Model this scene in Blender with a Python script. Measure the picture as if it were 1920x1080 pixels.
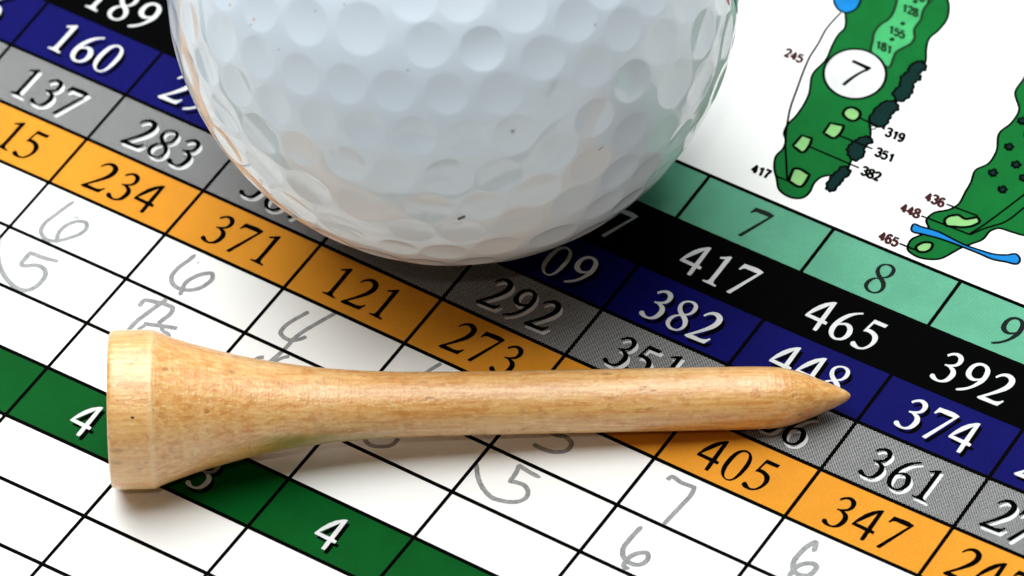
import bpy, math, random
import numpy as np
from mathutils import Vector, Matrix
from mathutils.geometry import tessellate_polygon

for o in list(bpy.data.objects):
    bpy.data.objects.remove(o)
sc = bpy.context.scene
MM = 0.001                                   # everything below is written in millimetres

# ------------------------------------------------------------------ camera
F_PX = 10558.4855                            # focal length in pixels of a 1920 px wide frame
CAM = np.array([0.0, -280.462935, 319.563211])
W = np.array([[0.99395086524, -0.08254396316, -0.07244426572],
              [-0.10982566863, -0.74704433515, -0.65563944651],
              [0.0, 0.65962963507, -0.75159080924]])   # rows: right, down, forward
cam_data = bpy.data.cameras.new('camera')
cam = bpy.data.objects.new('camera', cam_data)
sc.collection.objects.link(cam)
cam_data.sensor_width = 36.0
cam_data.lens = F_PX / 1920.0 * 36.0
cam_data.clip_start = 0.02
cam_data.clip_end = 20.0
cam_data.dof.use_dof = True
cam_data.dof.focus_distance = 0.4165
cam_data.dof.aperture_fstop = 56.0
cam_data.dof.aperture_blades = 0
cm = Matrix.Identity(4)
for r in range(3):
    cm[r][0] = W[0][r]; cm[r][1] = -W[1][r]; cm[r][2] = -W[2][r]; cm[r][3] = CAM[r] * MM
cam.matrix_world = cm
sc.camera = cam

# ------------------------------------------------------------------ light
world = bpy.data.worlds.new('World')
sc.world = world
world.use_nodes = True
bg = world.node_tree.nodes['Background']
bg.inputs[0].default_value = (0.86, 0.92, 1.0, 1)
bg.inputs[1].default_value = 0.006

def area_lamp(name, loc, target, size, size_y, power, color):
    l = bpy.data.lights.new(name, 'AREA')
    l.shape = 'RECTANGLE'; l.size = size * MM; l.size_y = size_y * MM
    l.energy = power; l.color = color
    o = bpy.data.objects.new(name, l)
    sc.collection.objects.link(o)
    o.location = Vector(loc) * MM
    d = Vector(target) - Vector(loc)
    o.rotation_euler = d.to_track_quat('-Z', 'Y').to_euler()
    return o
# a big soft box hanging over and slightly behind the card, and a small warm lamp close to the lens
area_lamp('softbox', (-50, 280, 450), (-50, 280.01, 0), 540, 790, 7.5, (0.93, 0.975, 1.0))
area_lamp('camera_lamp', (-12, -335, 490), (0, 0, 0), 3, 3, 0.25, (1.0, 0.90, 0.76))

sc.view_settings.view_transform = 'Standard'
sc.view_settings.look = 'None'
sc.view_settings.exposure = 0.0
sc.view_settings.gamma = 1.0
sc.render.engine = 'CYCLES'
sc.cycles.use_denoising = True
sc.cycles.max_bounces = 8
sc.render.film_transparent = False

# ------------------------------------------------------------------ materials
def lin(c):
    c = c / 255.0
    return c / 12.92 if c <= 0.04045 else ((c + 0.055) / 1.055) ** 2.4

def rgb(r, g, b, k=1.0):
    return (lin(r) * k, lin(g) * k, lin(b) * k, 1.0)

class NT:
    def __init__(s, name):
        s.m = bpy.data.materials.new(name)
        s.m.use_nodes = True
        s.t = s.m.node_tree
        s.n = s.t.nodes
        s.b = s.n['Principled BSDF']
        s.out = s.n['Material Output']
    def new(s, kind, **kw):
        n = s.n.new(kind)
        for k, v in kw.items():
            setattr(n, k, v)
        return n
    def link(s, a, b):
        s.t.links.new(a, b)
    def coord(s, scale=(1, 1, 1), rot=(0, 0, 0)):
        tc = s.new('ShaderNodeTexCoord')
        mp = s.new('ShaderNodeMapping')
        mp.inputs['Scale'].default_value = scale
        mp.inputs['Rotation'].default_value = rot
        s.link(tc.outputs['Object'], mp.inputs['Vector'])
        return mp.outputs[0]
    def noise(s, vec, scale, detail=3.0, rough=0.5, dist=0.0):
        n = s.new('ShaderNodeTexNoise')
        n.inputs['Scale'].default_value = scale
        n.inputs['Detail'].default_value = detail
        n.inputs['Roughness'].default_value = rough
        n.inputs['Distortion'].default_value = dist
        s.link(vec, n.inputs['Vector'])
        return n.outputs['Fac']
    def math(s, op, a, b=None, clamp=False):
        n = s.new('ShaderNodeMath', operation=op)
        n.use_clamp = clamp
        for i, v in enumerate((a, b)):
            if v is None:
                continue
            if hasattr(v, 'is_output'):
                s.link(v, n.inputs[i])
            else:
                n.inputs[i].default_value = v
        return n.outputs[0]
    def ramp(s, fac, lo, hi, a=0.0, b=1.0):
        n = s.new('ShaderNodeMapRange')
        n.interpolation_type = 'SMOOTHSTEP'
        s.link(fac, n.inputs[0])
        for i, v in enumerate((lo, hi, a, b)):
            n.inputs[i + 1].default_value = v
        return n.outputs[0]
    def mix(s, fac, a, b, blend='MIX'):
        n = s.new('ShaderNodeMix')
        n.data_type = 'RGBA'; n.blend_type = blend
        for key, v in ((0, fac), (6, a), (7, b)):
            if hasattr(v, 'is_output'):
                s.link(v, n.inputs[key])
            else:
                n.inputs[key].default_value = v
        return n.outputs[2]
    def bump(s, height, strength, dist):
        n = s.new('ShaderNodeBump')
        n.inputs['Strength'].default_value = strength
        n.inputs['Distance'].default_value = dist
        s.link(height, n.inputs['Height'])
        return n.outputs[0]

def print_finish(t, rough=0.55, spec=0.035):
    t.b.inputs['Roughness'].default_value = rough
    t.b.inputs['Specular IOR Level'].default_value = spec
    # paper fibre shows faintly through every print
    v = t.coord()
    h = t.noise(v, 5200, 4, 0.6)
    t.link(t.bump(h, 0.25, 0.00002), t.b.inputs['Normal'])

def dots(t, period, ang):
    """0..1 halftone dot field, period in mm, angle in degrees"""
    v = t.coord(rot=(0, 0, math.radians(ang)))
    sx = t.new('ShaderNodeSeparateXYZ')
    t.link(v, sx.inputs[0])
    k = 2 * math.pi / (period * MM)
    a = t.math('SINE', t.math('MULTIPLY', sx.outputs[0], k))
    b = t.math('SINE', t.math('MULTIPLY', sx.outputs[1], k))
    return t.math('MULTIPLY_ADD', t.math('MULTIPLY', a, b), 0.5, False) if False else t.math('ADD', t.math('MULTIPLY', t.math('MULTIPLY', a, b), 0.5), 0.5)

def ink_material(name, ink, dot=None, period=0.145, ang=18.0, lo=0.45, hi=0.75, ang2=None, mottle=0.12):
    t = NT(name)
    col = ink
    if dot is not None:
        d = dots(t, period, ang)
        f = t.ramp(d, lo, hi)
        if ang2 is not None:
            f2 = t.ramp(dots(t, period * 1.07, ang2), lo, hi)
            f = t.math('MULTIPLY', t.math('ADD', f, f2), 0.5)
        col = t.mix(f, ink, dot)
    n = t.noise(t.coord(), 300, 5, 0.6)
    m = t.ramp(n, 0.3, 0.7, 1.0 - mottle, 1.0 + mottle * 0.6)
    c2 = t.new('ShaderNodeVectorMath', operation='SCALE')
    if hasattr(col, 'is_output'):
        t.link(col, c2.inputs[0])
    else:
        c2.inputs[0].default_value = col[:3]
    t.link(m, c2.inputs['Scale'])
    t.link(c2.outputs[0], t.b.inputs['Base Color'])
    print_finish(t)
    return t.m

def flat_ink(name, col, rough=0.46, spec=0.06):
    t = NT(name)
    n = t.noise(t.coord(), 900, 4, 0.6)
    t.link(t.mix(t.ramp(n, 0.35, 0.7), col, tuple(c * 1.12 for c in col[:3]) + (1,)), t.b.inputs['Base Color'])
    print_finish(t, rough, spec)
    return t.m

M = {}
# paper: faint cloudiness and rubbed specks
t = NT('coated_paper')
v = t.coord()
cl = t.ramp(t.noise(v, 42, 4, 0.55), 0.35, 0.75)
sp = t.ramp(t.noise(v, 900, 3, 0.7), 0.72, 0.80)
smn = t.ramp(t.noise(v, 130, 5, 0.65), 0.66, 0.80, 0, 0.5)
base = t.mix(cl, (0.88, 0.862, 0.815, 1), (0.85, 0.836, 0.800, 1))
base = t.mix(t.math('MULTIPLY', sp, smn), base, (0.50, 0.50, 0.50, 1))
t.link(base, t.b.inputs['Base Color'])
print_finish(t, 0.45, 0.2)
M['paper'] = t.m
M['black'] = flat_ink('black_ink', (0.0006, 0.0006, 0.0006, 1), 0.6, 0.01)
M['line'] = flat_ink('rule_ink', (0.0010, 0.0008, 0.0008, 1), 0.6, 0.01)
M['white'] = flat_ink('bare_paper_white', (0.61, 0.60, 0.585, 1))
M['blue'] = ink_material('navy_print', rgb(1, 1, 70, 0.85), rgb(34, 34, 150, 0.85), 0.165, 15, 0.62, 0.92)
M['grey'] = ink_material('grey_halftone', (0.006, 0.006, 0.006, 1), (0.60, 0.59, 0.57, 1), 0.168, 62, 0.50, 0.74, mottle=0.05)
M['orange'] = ink_material('orange_halftone', rgb(192, 102, 1), rgb(236, 170, 60), 0.15, 20, 0.30, 0.70, mottle=0.05)
M['teal'] = ink_material('teal_halftone', rgb(28, 116, 90, 0.92), rgb(132, 204, 166, 0.92), 0.155, 30, 0.30, 0.72, ang2=75, mottle=0.08)
M['green'] = ink_material('green_print', rgb(1, 66, 14, 0.84), rgb(6, 100, 40, 0.84), 0.165, 10, 0.35, 0.7, ang2=52, mottle=0.10)
M['fairway'] = ink_material('fairway_green_print', rgb(8, 100, 34, 0.78), rgb(18, 124, 58, 0.78), 0.15, 24, 0.35, 0.7, mottle=0.10)
M['putting'] = ink_material('light_green_print', rgb(58, 178, 98, 0.72), rgb(96, 206, 134, 0.72), 0.15, 40, 0.35, 0.7)
M['teebox'] = ink_material('pale_green_print', rgb(134, 206, 108, 0.7), rgb(178, 232, 160, 0.7), 0.13, 20, 0.3, 0.7)
M['bush'] = ink_material('dark_teal_print', rgb(2, 30, 26, 0.8), rgb(8, 56, 52, 0.8), 0.14, 20, 0.4, 0.7)
M['water'] = ink_material('water_blue_print', rgb(12, 128, 210, 0.7), rgb(40, 156, 230, 0.7), 0.14, 33, 0.4, 0.7)
M['maroon'] = flat_ink('dark_red_ink', rgb(58, 12, 14))
M['darkgreen'] = flat_ink('dark_green_ink', rgb(4, 44, 10))
M['tealdark'] = flat_ink('dark_digit_ink', rgb(2, 14, 10))

# pencil: graphite caught on the paper grain
t = NT('pencil_graphite')
v = t.coord()
g = t.noise(v, 5200, 4, 0.75)
g2 = t.noise(v, 1100, 3, 0.6)
al = t.math('MULTIPLY', t.ramp(g, 0.28, 0.66, 0.68, 0.90), t.ramp(g2, 0.3, 0.7, 0.86, 1.0))
t.link(t.mix(al, (0.80, 0.79, 0.77, 1), (0.10, 0.10, 0.098, 1)), t.b.inputs['Base Color'])
t.b.inputs['Roughness'].default_value = 0.5
t.b.inputs['Specular IOR Level'].default_value = 0.15
M['pencil'] = t.m

# ------------------------------------------------------------------ object helpers
def link_mesh(name, verts, faces, mat, parent=None, origin=None, smooth=False):
    """verts in mm, world; the object's origin goes to `origin` (mm)"""
    verts = np.asarray(verts, float)
    if origin is None:
        origin = verts.mean(0)
        origin[2] = verts[:, 2].min()
    origin = np.asarray(origin, float)
    me = bpy.data.meshes.new(name)
    me.from_pydata([tuple(p) for p in (verts - origin) * MM], [], [tuple(int(i) for i in f) for f in faces])
    if smooth:
        me.polygons.foreach_set('use_smooth', [True] * len(me.polygons))
    me.update()
    if mat is not None:
        me.materials.append(mat)
    o = bpy.data.objects.new(name, me)
    sc.collection.objects.link(o)
    place(o, origin, parent)
    return o

ORG = {}
def place(o, origin, parent):
    ORG[o.name] = np.array(origin, float)
    if parent is not None:
        o.parent = parent
        o.location = Vector((ORG[o.name] - ORG[parent.name]) * MM)
    else:
        o.location = Vector(ORG[o.name] * MM)

def empty(name, origin, parent=None):
    o = bpy.data.objects.new(name, None)
    sc.collection.objects.link(o)
    o.empty_display_size = 0.01
    place(o, origin, parent)
    return o

# ------------------------------------------------------------------ the card's own frame
C0 = np.array([-27.7881367, 43.2978569, 0.0])
CU = np.array([0.789291608, -0.614018532, 0.0])      # along the rows
CV = np.array([-0.614018532, -0.789291608, 0.0])     # across the rows, towards the camera
COLW = 11.110727
ROWS = [0.0, 5.019, 10.341, 15.398, 20.603, 25.71, 30.853, 35.919, 40.936, 46.204, 51.299, 56.459]
while ROWS[-1] < 110:
    ROWS.append(ROWS[-1] + 5.13)
# small print stretch of the grid (mm), cubic in column and row
WARP = [((0, 0), 0.0433, 0.03), ((0, 1), -0.1311, -0.1414), ((0, 2), -0.1684, -0.1145), ((0, 3), 0.0456, 0.0771),
        ((1, 0), -0.0289, 0.1877), ((1, 1), -0.2182, -0.3559), ((1, 2), 0.0176, -0.1794), ((2, 0), 0.115, 0.0528),
        ((2, 1), 0.6384, 0.509), ((3, 0), -0.0156, -0.3319)]

def grid(i, v):
    """card point for column index i (float) and row coordinate v in mm -> world mm"""
    I = max(-1.1, min(1.2, (i - 4) / 4)); J = max(-1.1, min(1.3, (v - 25) / 25))
    u = i * COLW
    du = sum(c[1] * I ** c[0][0] * J ** c[0][1] for c in WARP)
    dv = sum(c[2] * I ** c[0][0] * J ** c[0][1] for c in WARP)
    return C0 + CU * (u + du) + CV * (v + dv)

def at(x, y, z=0.0):
    """where the photograph's pixel (1920 x 1080) meets the plane at height z"""
    d = W.T @ np.array([(x - 960) / F_PX, (y - 540) / F_PX, 1.0])
    return CAM + (z - CAM[2]) / d[2] * d

def to_img(p):
    c = W @ (np.asarray(p, float) - CAM)
    return np.array([960 + F_PX * c[0] / c[2], 540 + F_PX * c[1] / c[2]])

# ------------------------------------------------------------------ 2D drawing helpers
def smooth_path(pts, closed, n=6, step=None):
    """Catmull-Rom; a point given as (x, y, 1) is a corner"""
    P = [np.array(p[:2], float) for p in pts]
    K = [len(p) > 2 for p in pts]
    N = len(P)
    out = []
    segs = N if closed else N - 1
    for i in range(segs):
        p1, p2 = P[i], P[(i + 1) % N]
        p0 = P[i - 1] if (closed or i > 0) else p1
        p3 = P[(i + 2) % N] if (closed or i + 2 < N) else p2
        if K[i]:
            p0 = p1 - (p2 - p1) * 0.6
        if K[(i + 1) % N]:
            p3 = p2 + (p2 - p1) * 0.6
        d = np.linalg.norm(p2 - p1)
        # centripetal-ish tangents, limited by this segment's length
        def tan(a, b, c):
            l1 = np.linalg.norm(b - a) + 1e-9; l2 = np.linalg.norm(c - b) + 1e-9
            return ((b - a) / l1 * l2 + (c - b) / l2 * l1) / (l1 + l2)
        m1 = tan(p0, p1, p2) * d; m2 = tan(p1, p2, p3) * d
        k = 1 if (K[i] and K[(i + 1) % N]) else n
        for s in range(k):
            tt = s / k
            h = (2 * tt ** 3 - 3 * tt ** 2 + 1, tt ** 3 - 2 * tt ** 2 + tt, -2 * tt ** 3 + 3 * tt ** 2, tt ** 3 - tt ** 2)
            out.append(p1 * h[0] + m1 * h[1] + p2 * h[2] + m2 * h[3])
    if not closed:
        out.append(P[-1])
    return np.array(out)

def fill(loops):
    """loops: list of Nx2 arrays (outer first, then holes) -> verts Nx2, triangles"""
    vs = np.concatenate(loops)
    tris = tessellate_polygon([[Vector((p[0], p[1], 0)) for p in l] for l in loops])
    out = []
    for a, b, c in tris:
        A, B, Cc = vs[a], vs[b], vs[c]
        ar = (B[0] - A[0]) * (Cc[1] - A[1]) - (B[1] - A[1]) * (Cc[0] - A[0])
        if abs(ar) < 1e-12:
            continue
        out.append((a, b, c) if ar > 0 else (a, c, b))
    return vs, out

def flat3(v2, z):
    v2 = np.asarray(v2, float)
    return np.column_stack([v2, np.full(len(v2), z)])

def ribbon(path, width, closed=False, taper=0.0, zs=0.0, z=0.0, wob=0.0, seed=0):
    """flat ribbon along a 2D path (mm); zs lifts it a hair along its length so crossings never coincide"""
    path = np.asarray(path, float)
    n = len(path)
    rnd = np.random.RandomState(seed)
    L = [];
    for i in range(n):
        a = path[(i - 1) % n] if (closed or i > 0) else path[i]
        b = path[(i + 1) % n] if (closed or i < n - 1) else path[i]
        tdir = b - a
        tdir = tdir / (np.linalg.norm(tdir) + 1e-9)
        nn = np.array([-tdir[1], tdir[0]])
        w = width * 0.5
        if taper and not closed:
            e = min(i, n - 1 - i) / max(1, n - 1)
            w *= min(1.0, 0.35 + e / taper)
        if wob:
            w *= 1 + wob * (rnd.rand() - 0.5)
        L.append((path[i] - nn * w, path[i] + nn * w))
    V = []; Fc = []
    for i, (a, b) in enumerate(L):
        V += [(a[0], a[1], z + zs * i), (b[0], b[1], z + zs * i)]
    m = n if closed else n - 1
    for i in range(m):
        j = (i + 1) % n
        Fc.append((2 * i, 2 * j, 2 * j + 1, 2 * i + 1))
    return np.array(V), Fc

def join(parts):
    V = []; Fc = []; k = 0
    for v, f in parts:
        V.append(v); Fc += [tuple(i + k for i in q) for q in f]; k += len(v)
    return np.concatenate(V), Fc

# heights of the print layers above the paper (mm)
Z_BAND, Z_LINE, Z_SHADOW, Z_DIGIT, Z_PENCIL = 0.006, 0.012, 0.012, 0.018, 0.003

# ------------------------------------------------------------------ table under the card
def slab(name, x0, x1, y0, y1, z0, z1, mat, parent=None):
    V = [(x0, y0, z0), (x1, y0, z0), (x1, y1, z0), (x0, y1, z0), (x0, y0, z1), (x1, y0, z1), (x1, y1, z1), (x0, y1, z1)]
    Fc = [(0, 3, 2, 1), (4, 5, 6, 7), (0, 1, 5, 4), (1, 2, 6, 5), (2, 3, 7, 6), (3, 0, 4, 7)]
    return link_mesh(name, V, Fc, mat, parent)
t = NT('table_laminate')
t.link(t.mix(t.noise(t.coord((1, 8, 1)), 60, 5, 0.6), (0.30, 0.28, 0.25, 1), (0.38, 0.36, 0.33, 1)), t.b.inputs['Base Color'])
t.b.inputs['Roughness'].default_value = 0.5
tb = slab('table_top', -450, 450, -380, 420, -20.35, -0.35, t.m)
tb['kind'] = 'structure'

# ------------------------------------------------------------------ the scorecard
card = empty('scorecard', (15, 0, -0.35))
card['label'] = 'printed golf scorecard with coloured yardage rows, pencilled scores and hole maps, under the ball'
card['category'] = 'scorecard'
U0, U1, V0, V1 = -62.0, 168.0, -78.0, 92.0
def card_pt(u, v, z):
    p = C0 + CU * u + CV * v
    return (p[0], p[1], z)
V = []
for z in (-0.35, 0.0):
    for (u, v) in ((U0, V0), (U1, V0), (U1, V1), (U0, V1)):
        V.append(card_pt(u, v, z))
link_mesh('card_sheet', V, [(0, 1, 2, 3), (4, 7, 6, 5), (0, 4, 5, 1), (1, 5, 6, 2), (2, 6, 7, 3), (3, 7, 4, 0)], M['paper'], card)

I0, I1 = -4.6, 13.2                                # printed table runs from column -4.6 to 13.2
NI = 90
icol = np.linspace(I0, I1, NI)
def band(r0, r1, mat, label):
    Vb = []; Fb = []
    for k, i in enumerate(icol):
        a = grid(i, ROWS[r0]); b = grid(i, ROWS[r1])
        Vb += [(a[0], a[1], Z_BAND), (b[0], b[1], Z_BAND)]
        if k:
            Fb.append((2 * k - 2, 2 * k - 1, 2 * k + 1, 2 * k))
    o = link_mesh('colour_band', Vb, Fb, mat, card)
    o['label'] = label
    return o
band(0, 1, M['teal'], 'pale teal row of hole numbers')
band(1, 2, M['black'], 'solid black row of white yardages')
band(2, 3, M['blue'], 'navy blue row of white yardages')
band(3, 4, M['grey'], 'grey halftone row of black yardages')
band(4, 5, M['orange'], 'orange row of black yardages')
band(8, 9, M['green'], 'dark green row of white par numbers')

LW = 0.325
for k, v in enumerate(ROWS):
    if v > 88:
        break
    if k == 2:
        continue                                   # the black row ends without a rule
    P = np.array([grid(i, v)[:2] for i in icol])
    Vl, Fl = ribbon(P, LW, z=Z_LINE)
    link_mesh('row_rule', Vl, Fl, M['line'], card)
vend = [v for v in ROWS if v <= 88][-1]
for i in range(-4, 14):
    P = np.array([grid(i, v)[:2] for v in np.linspace(0, vend, 60)])
    Vl, Fl = ribbon(P, LW * 0.92, z=Z_LINE + 0.002)
    link_mesh('column_rule', Vl, Fl, M['line'], card)

# ---- serif italic digits: outlines traced at 12x, corners marked with a third value
C = 1
G = {
 '4': ((1265, 450), [[(718,168),(780,168),(832,182,C),(545,572,C),(612,617,C),(570,668,C),(488,636,C),(372,785),(345,805,C),(275,772,C),(400,598,C),(112,462,C),(122,440),(155,412)],
                     [(680,238,C),(450,532,C),(218,430,C)]]),
 '1': ((1265, 450), [[(1018,415,C),(1022,385,C),(1160,382),(1262,375,C),(1295,400,C),(968,815),(885,920),(868,955),(878,985),(935,1025,C),(910,1058,C),(760,988),(615,918,C),(640,893,C),(690,907),(745,908),(785,880),(845,812),(1140,432,C),(1060,428)]]),
 '7': ((1345, 470), [[(615,298,C),(1020,475),(1042,497,C),(285,965,C),(238,950),(200,922,C),(905,520,C),(690,430),(640,408),(570,408),(515,432,C),(480,412,C)]]),
 '6': ((1540, 570), [[(940,203,C),(948,222),(940,240,C),(850,243),(740,262),(640,300),(540,350),(470,395),(422,440,C),(500,428),(570,432),(640,460),(690,510),(708,580),(690,660),(640,730),(560,785),(470,815),(380,818),(290,800),(220,755),(180,700),(165,630),(185,550),(230,480),(300,405),(400,330),(500,275),(600,235),(720,210),(850,203)],
                     [(460,475),(370,487),(330,530),(295,590),(275,650),(280,710),(320,755),(380,770),(440,762),(510,720),(560,655),(585,580),(575,530),(545,490),(500,475)]]),
 '5': ((1585, 585), [[(665,172,C),(965,302,C),(895,362,C),(645,262,C),(522,378,C),(600,410),(670,460),(720,520),(735,580),(715,650),(670,710),(600,765),(520,810),(430,838),(350,842),(280,832),(200,800),(140,765),(110,720),(120,685),(160,660),(210,665),(235,700),(260,745),(300,785),(350,798),(400,798),(460,775),(530,735),(580,680),(605,620),(605,560),(580,510),(530,470),(470,445),(398,432,C)]]),
 '3': ((1740, 650), [[(430,185,C),(500,158),(590,145),(680,152),(760,195),(800,250),(805,300),(780,360),(730,410),(660,445),(590,455),(540,455,C),(585,490),(620,540),(628,600),(605,665),(560,715),(500,762),(430,795),(350,806),(260,800),(170,772),(80,720),(45,680),(42,650),(65,620),(105,610),(145,625),(165,665),(190,710),(230,745),(280,757),(340,748),(400,715),(460,660),(500,600),(508,550),(490,510),(455,465),(410,435),(370,425,C),(390,393,C),(450,405),(530,407),(600,400),(650,370),(682,320),(685,270),(665,230),(625,203),(560,198),(510,208),(455,228,C)]]),
 '9': ((1790, 670), [[(32,700,C),(25,720),(35,742,C),(110,745),(220,737),(340,710),(460,668),(570,615),(670,550),(740,470),(785,390),(800,310),(785,250),(740,190),(680,155),(610,133),(530,130),(440,150),(360,195),(300,255),(260,320),(250,380),(270,440),(320,490),(390,525),(450,532),(510,528),(550,518,C),(480,575),(400,625),(300,665),(200,685),(110,693)],
                     [(570,188),(630,198),(675,235),(690,290),(675,350),(645,410),(610,460),(570,480),(520,483),(460,478),(410,450),(380,400),(380,350),(400,300),(440,245),(490,208)]]),
 '2': ((1825, 680), [[(498,320,C),(570,280),(640,257),(730,250),(810,262),(880,300),(930,360),(945,410),(930,470),(890,530),(830,580),(740,630),(620,670),(500,705),(380,735),(255,770,C),(350,810),(430,850),(510,873),(570,877),(620,870),(655,852,C),(690,878,C),(535,975,C),(400,925),(250,865),(110,805),(85,785),(90,765),(130,750),(250,715),(370,678),(480,638),(600,588),(700,535),(770,475),(805,410),(795,370),(760,335),(710,312),(650,310),(590,322),(520,350,C)]]),
 '8': ((1605, 480), [[(680,178),(750,185),(830,215),(880,265),(895,330),(870,395),(810,455),(740,490),(680,505),(620,505,C),(655,560),(675,630),(665,700),(630,760),(560,815),(490,840),(420,848),(340,835),(250,795),(195,730),(175,660),(200,600),(250,545),(330,505),(410,487),(480,485,C),(450,420),(437,350),(455,290),(500,230),(560,195),(620,180)],
                     [(670,212),(730,222),(780,255),(803,305),(785,360),(740,420),(690,455),(600,475,C),(570,435),(545,380),(540,320),(560,265),(610,225)],
                     [(500,515,C),(535,570),(560,630),(562,690),(540,750),(500,785),(440,808),(370,800),(310,765),(275,710),(275,665),(310,605),(360,558),(420,527)]]),
 '0': ((1340, 830), [[(640,168),(710,172),(780,210),(830,270),(848,350),(830,430),(780,530),(700,630),(600,730),(510,800),(420,845),(340,862),(260,845),(190,795),(150,730),(138,660),(160,560),(210,470),(290,370),(380,280),(480,210),(560,178)],
                     [(680,215),(730,235),(765,280),(765,330),(735,410),(680,500),(600,605),(520,700),(440,775),(380,812),(320,822),(270,815),(230,775),(220,715),(240,640),(290,545),(360,450),(440,355),(520,280),(600,230)]]),
}
GLYPH = {}
for ch, (org, loops) in G.items():
    px = np.array([[q[0] / 12 + org[0], q[1] / 12 + org[1]] for l in loops for q in l])
    cx, cy = (px.min(0) + px.max(0)) / 2
    ctr = at(cx, cy)[:2]
    ls = []
    for l in loops:
        s = smooth_path(l, True, 4)
        ls.append(np.array([at(p[0] / 12 + org[0], p[1] / 12 + org[1])[:2] for p in s]) - ctr)
    GLYPH[ch] = fill(ls)

def digits(seq, z, off=(0, 0)):
    parts = []
    for ch, x, y in seq:
        vs, ts = GLYPH[ch]
        c = at(x + off[0], y + off[1])[:2]
        parts.append((flat3(vs + c, z), ts))
    return join(parts)

def number(seq, style, word=None):
    txt = word or ''.join(s[0] for s in seq)
    mat = {'w': M['white'], 'ws': M['white'], 'g': M['white'], 'k': M['black'], 'ks': M['black'], 't': M['tealdark']}[style]
    what = {'w': 'white %s printed on the black row', 'ws': 'white %s with black drop shadow on the navy row',
            'g': 'white %s with black drop shadow on the green row', 'k': 'black %s printed on the orange row',
            'ks': 'black %s with white drop shadow on the grey row', 't': 'dark %s printed on the teal row'}[style] % txt
    Vd, Fd = digits(seq, Z_DIGIT)
    o = link_mesh('printed_number', Vd, Fd, mat, card)
    o['label'] = what
    if style in ('ws', 'g', 'ks'):
        Vd, Fd = digits(seq, Z_SHADOW + 0.004, (3.2, 6.8) if style == 'ks' else (4.4, 7.8))
        s = link_mesh('drop_shadow', Vd, Fd, M['white'] if style == 'ks' else M['black'], o)
    return o

number([('1',187.2,-3.5),('8',231,13.1),('9',271.9,28.1)], 'w')
number([('4',1304.3,490.6),('1',1344.6,509.7),('7',1396.8,522.6)], 'w')
number([('4',1539.7,593.8),('6',1586.4,612.4),('5',1629.8,627.3)], 'w')
number([('3',1775.3,689.6),('9',1824.4,706.5),('2',1867.9,731)], 'w')
number([('7',1162,417.5)], 'w')
number([('6',-8,15)], 'ws')
number([('1',117.5,74.1),('6',163.7,93.8),('0',203,110)], 'ws')
number([('2',331,168.5),('9',375,182.5)], 'ws')
number([('0',1044,490),('9',1089.8,505.3)], 'ws')
number([('3',1230.4,571.7),('8',1278.3,592.3),('2',1319.4,615)], 'ws')
number([('4',1472.3,679),('4',1520.7,699),('8',1563.5,715)], 'ws')
number([('3',1708,777.3),('7',1763.7,793.3),('4',1809,821.7)], 'ws')
number([('2',1937.5,874)], 'ws')
number([('1',47,156.7),('3',87,173.7),('7',133.5,188)], 'ks')
number([('2',260,251.7),('8',305.5,270),('3',344.7,286.7)], 'ks')
number([('3',480,345.3),('6',527,371),('7',573,383)], 'ks')
number([('2',927,551.5),('9',975.5,567),('2',1016.8,592.5)], 'ks')
number([('3',1162,659.3),('5',1206,675.5),('1',1252,697)], 'ks')
number([('3',1449.8,782.5),('6',1499.3,808.7)], 'ks')
number([('3',1641.3,868.7),('6',1695.7,893.3),('1',1737.7,912.3)], 'ks')
number([('2',1871.3,968.3),('7',1923,985)], 'ks')
number([('1',19,256.7),('5',58.3,270.8)], 'k')
number([('2',186.7,333.7),('3',230.8,350.5),('4',279.2,374.2)], 'k')
number([('3',408.3,431),('7',459.5,445.9),('1',497.4,470.9)], 'k')
number([('1',632.4,532),('2',674.2,552),('1',720,571.7)], 'k')
number([('2',858.3,635.3),('7',911.7,650),('3',949.3,675.5)], 'k')
number([('4',1337,855.3),('0',1381.1,872.9),('5',1427,890.5)], 'k')
number([('3',1573.3,960.7),('4',1628,985.7),('7',1678,998.3)], 'k')
number([('2',1804.7,1060),('4',1859,1085),('7',1912,1100)], 'k')
number([('7',1417.7,416.5)], 't')
number([('8',1649.6,522.8)], 't')
number([('9',1890,619.7)], 't')
number([('4',161.3,790.8)], 'g')
number([('3',381,889)], 'g')
number([('4',620.3,1003)], 'g')

# ---- pencil scores
def px_path(org, k, pts, n=8):
    s = smooth_path(pts, False, n)
    return np.array([at(p[0] / k + org[0], p[1] / k + org[1])[:2] for p in s])

def pencil(word, strokes, label=None):
    parts = []
    for q, (org, k, width, pts) in enumerate(strokes):
        parts.append(ribbon(px_path(org, k, pts), width * 1.38, taper=0.05, zs=0.00002, z=Z_PENCIL + 0.0008 * q, wob=0.10, seed=q + 3))
    Vp, Fp = join(parts)
    o = link_mesh('pencil_score', Vp, Fp, M['pencil'], card)
    o['label'] = label or 'handwritten pencil ' + word
    return o
A = (0, 390)
pencil('six', [((0, 240), 3, 0.27, [(418,412),(370,445),(310,490),(245,545),(230,580),(245,615),(290,635),(340,632),(400,615),(460,590),(488,560),(485,535),(450,525),(400,535),(350,565),(325,600),(320,648)]),
               (A, 9, 0.10, [(1245,185),(1265,155),(1290,150),(1310,185)])])
pencil('five', [((0, 440), 9, 0.30, [(985,450),(900,435),(720,385),(515,305,C),(430,400),(365,500),(385,525,C),(470,525),(600,515),(700,545),(765,610),(760,700),(700,790),(600,880),(480,935),(370,935),(250,880),(140,780),(60,670),(0,540),(-30,420),(-40,250),(-10,60)])])
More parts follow.
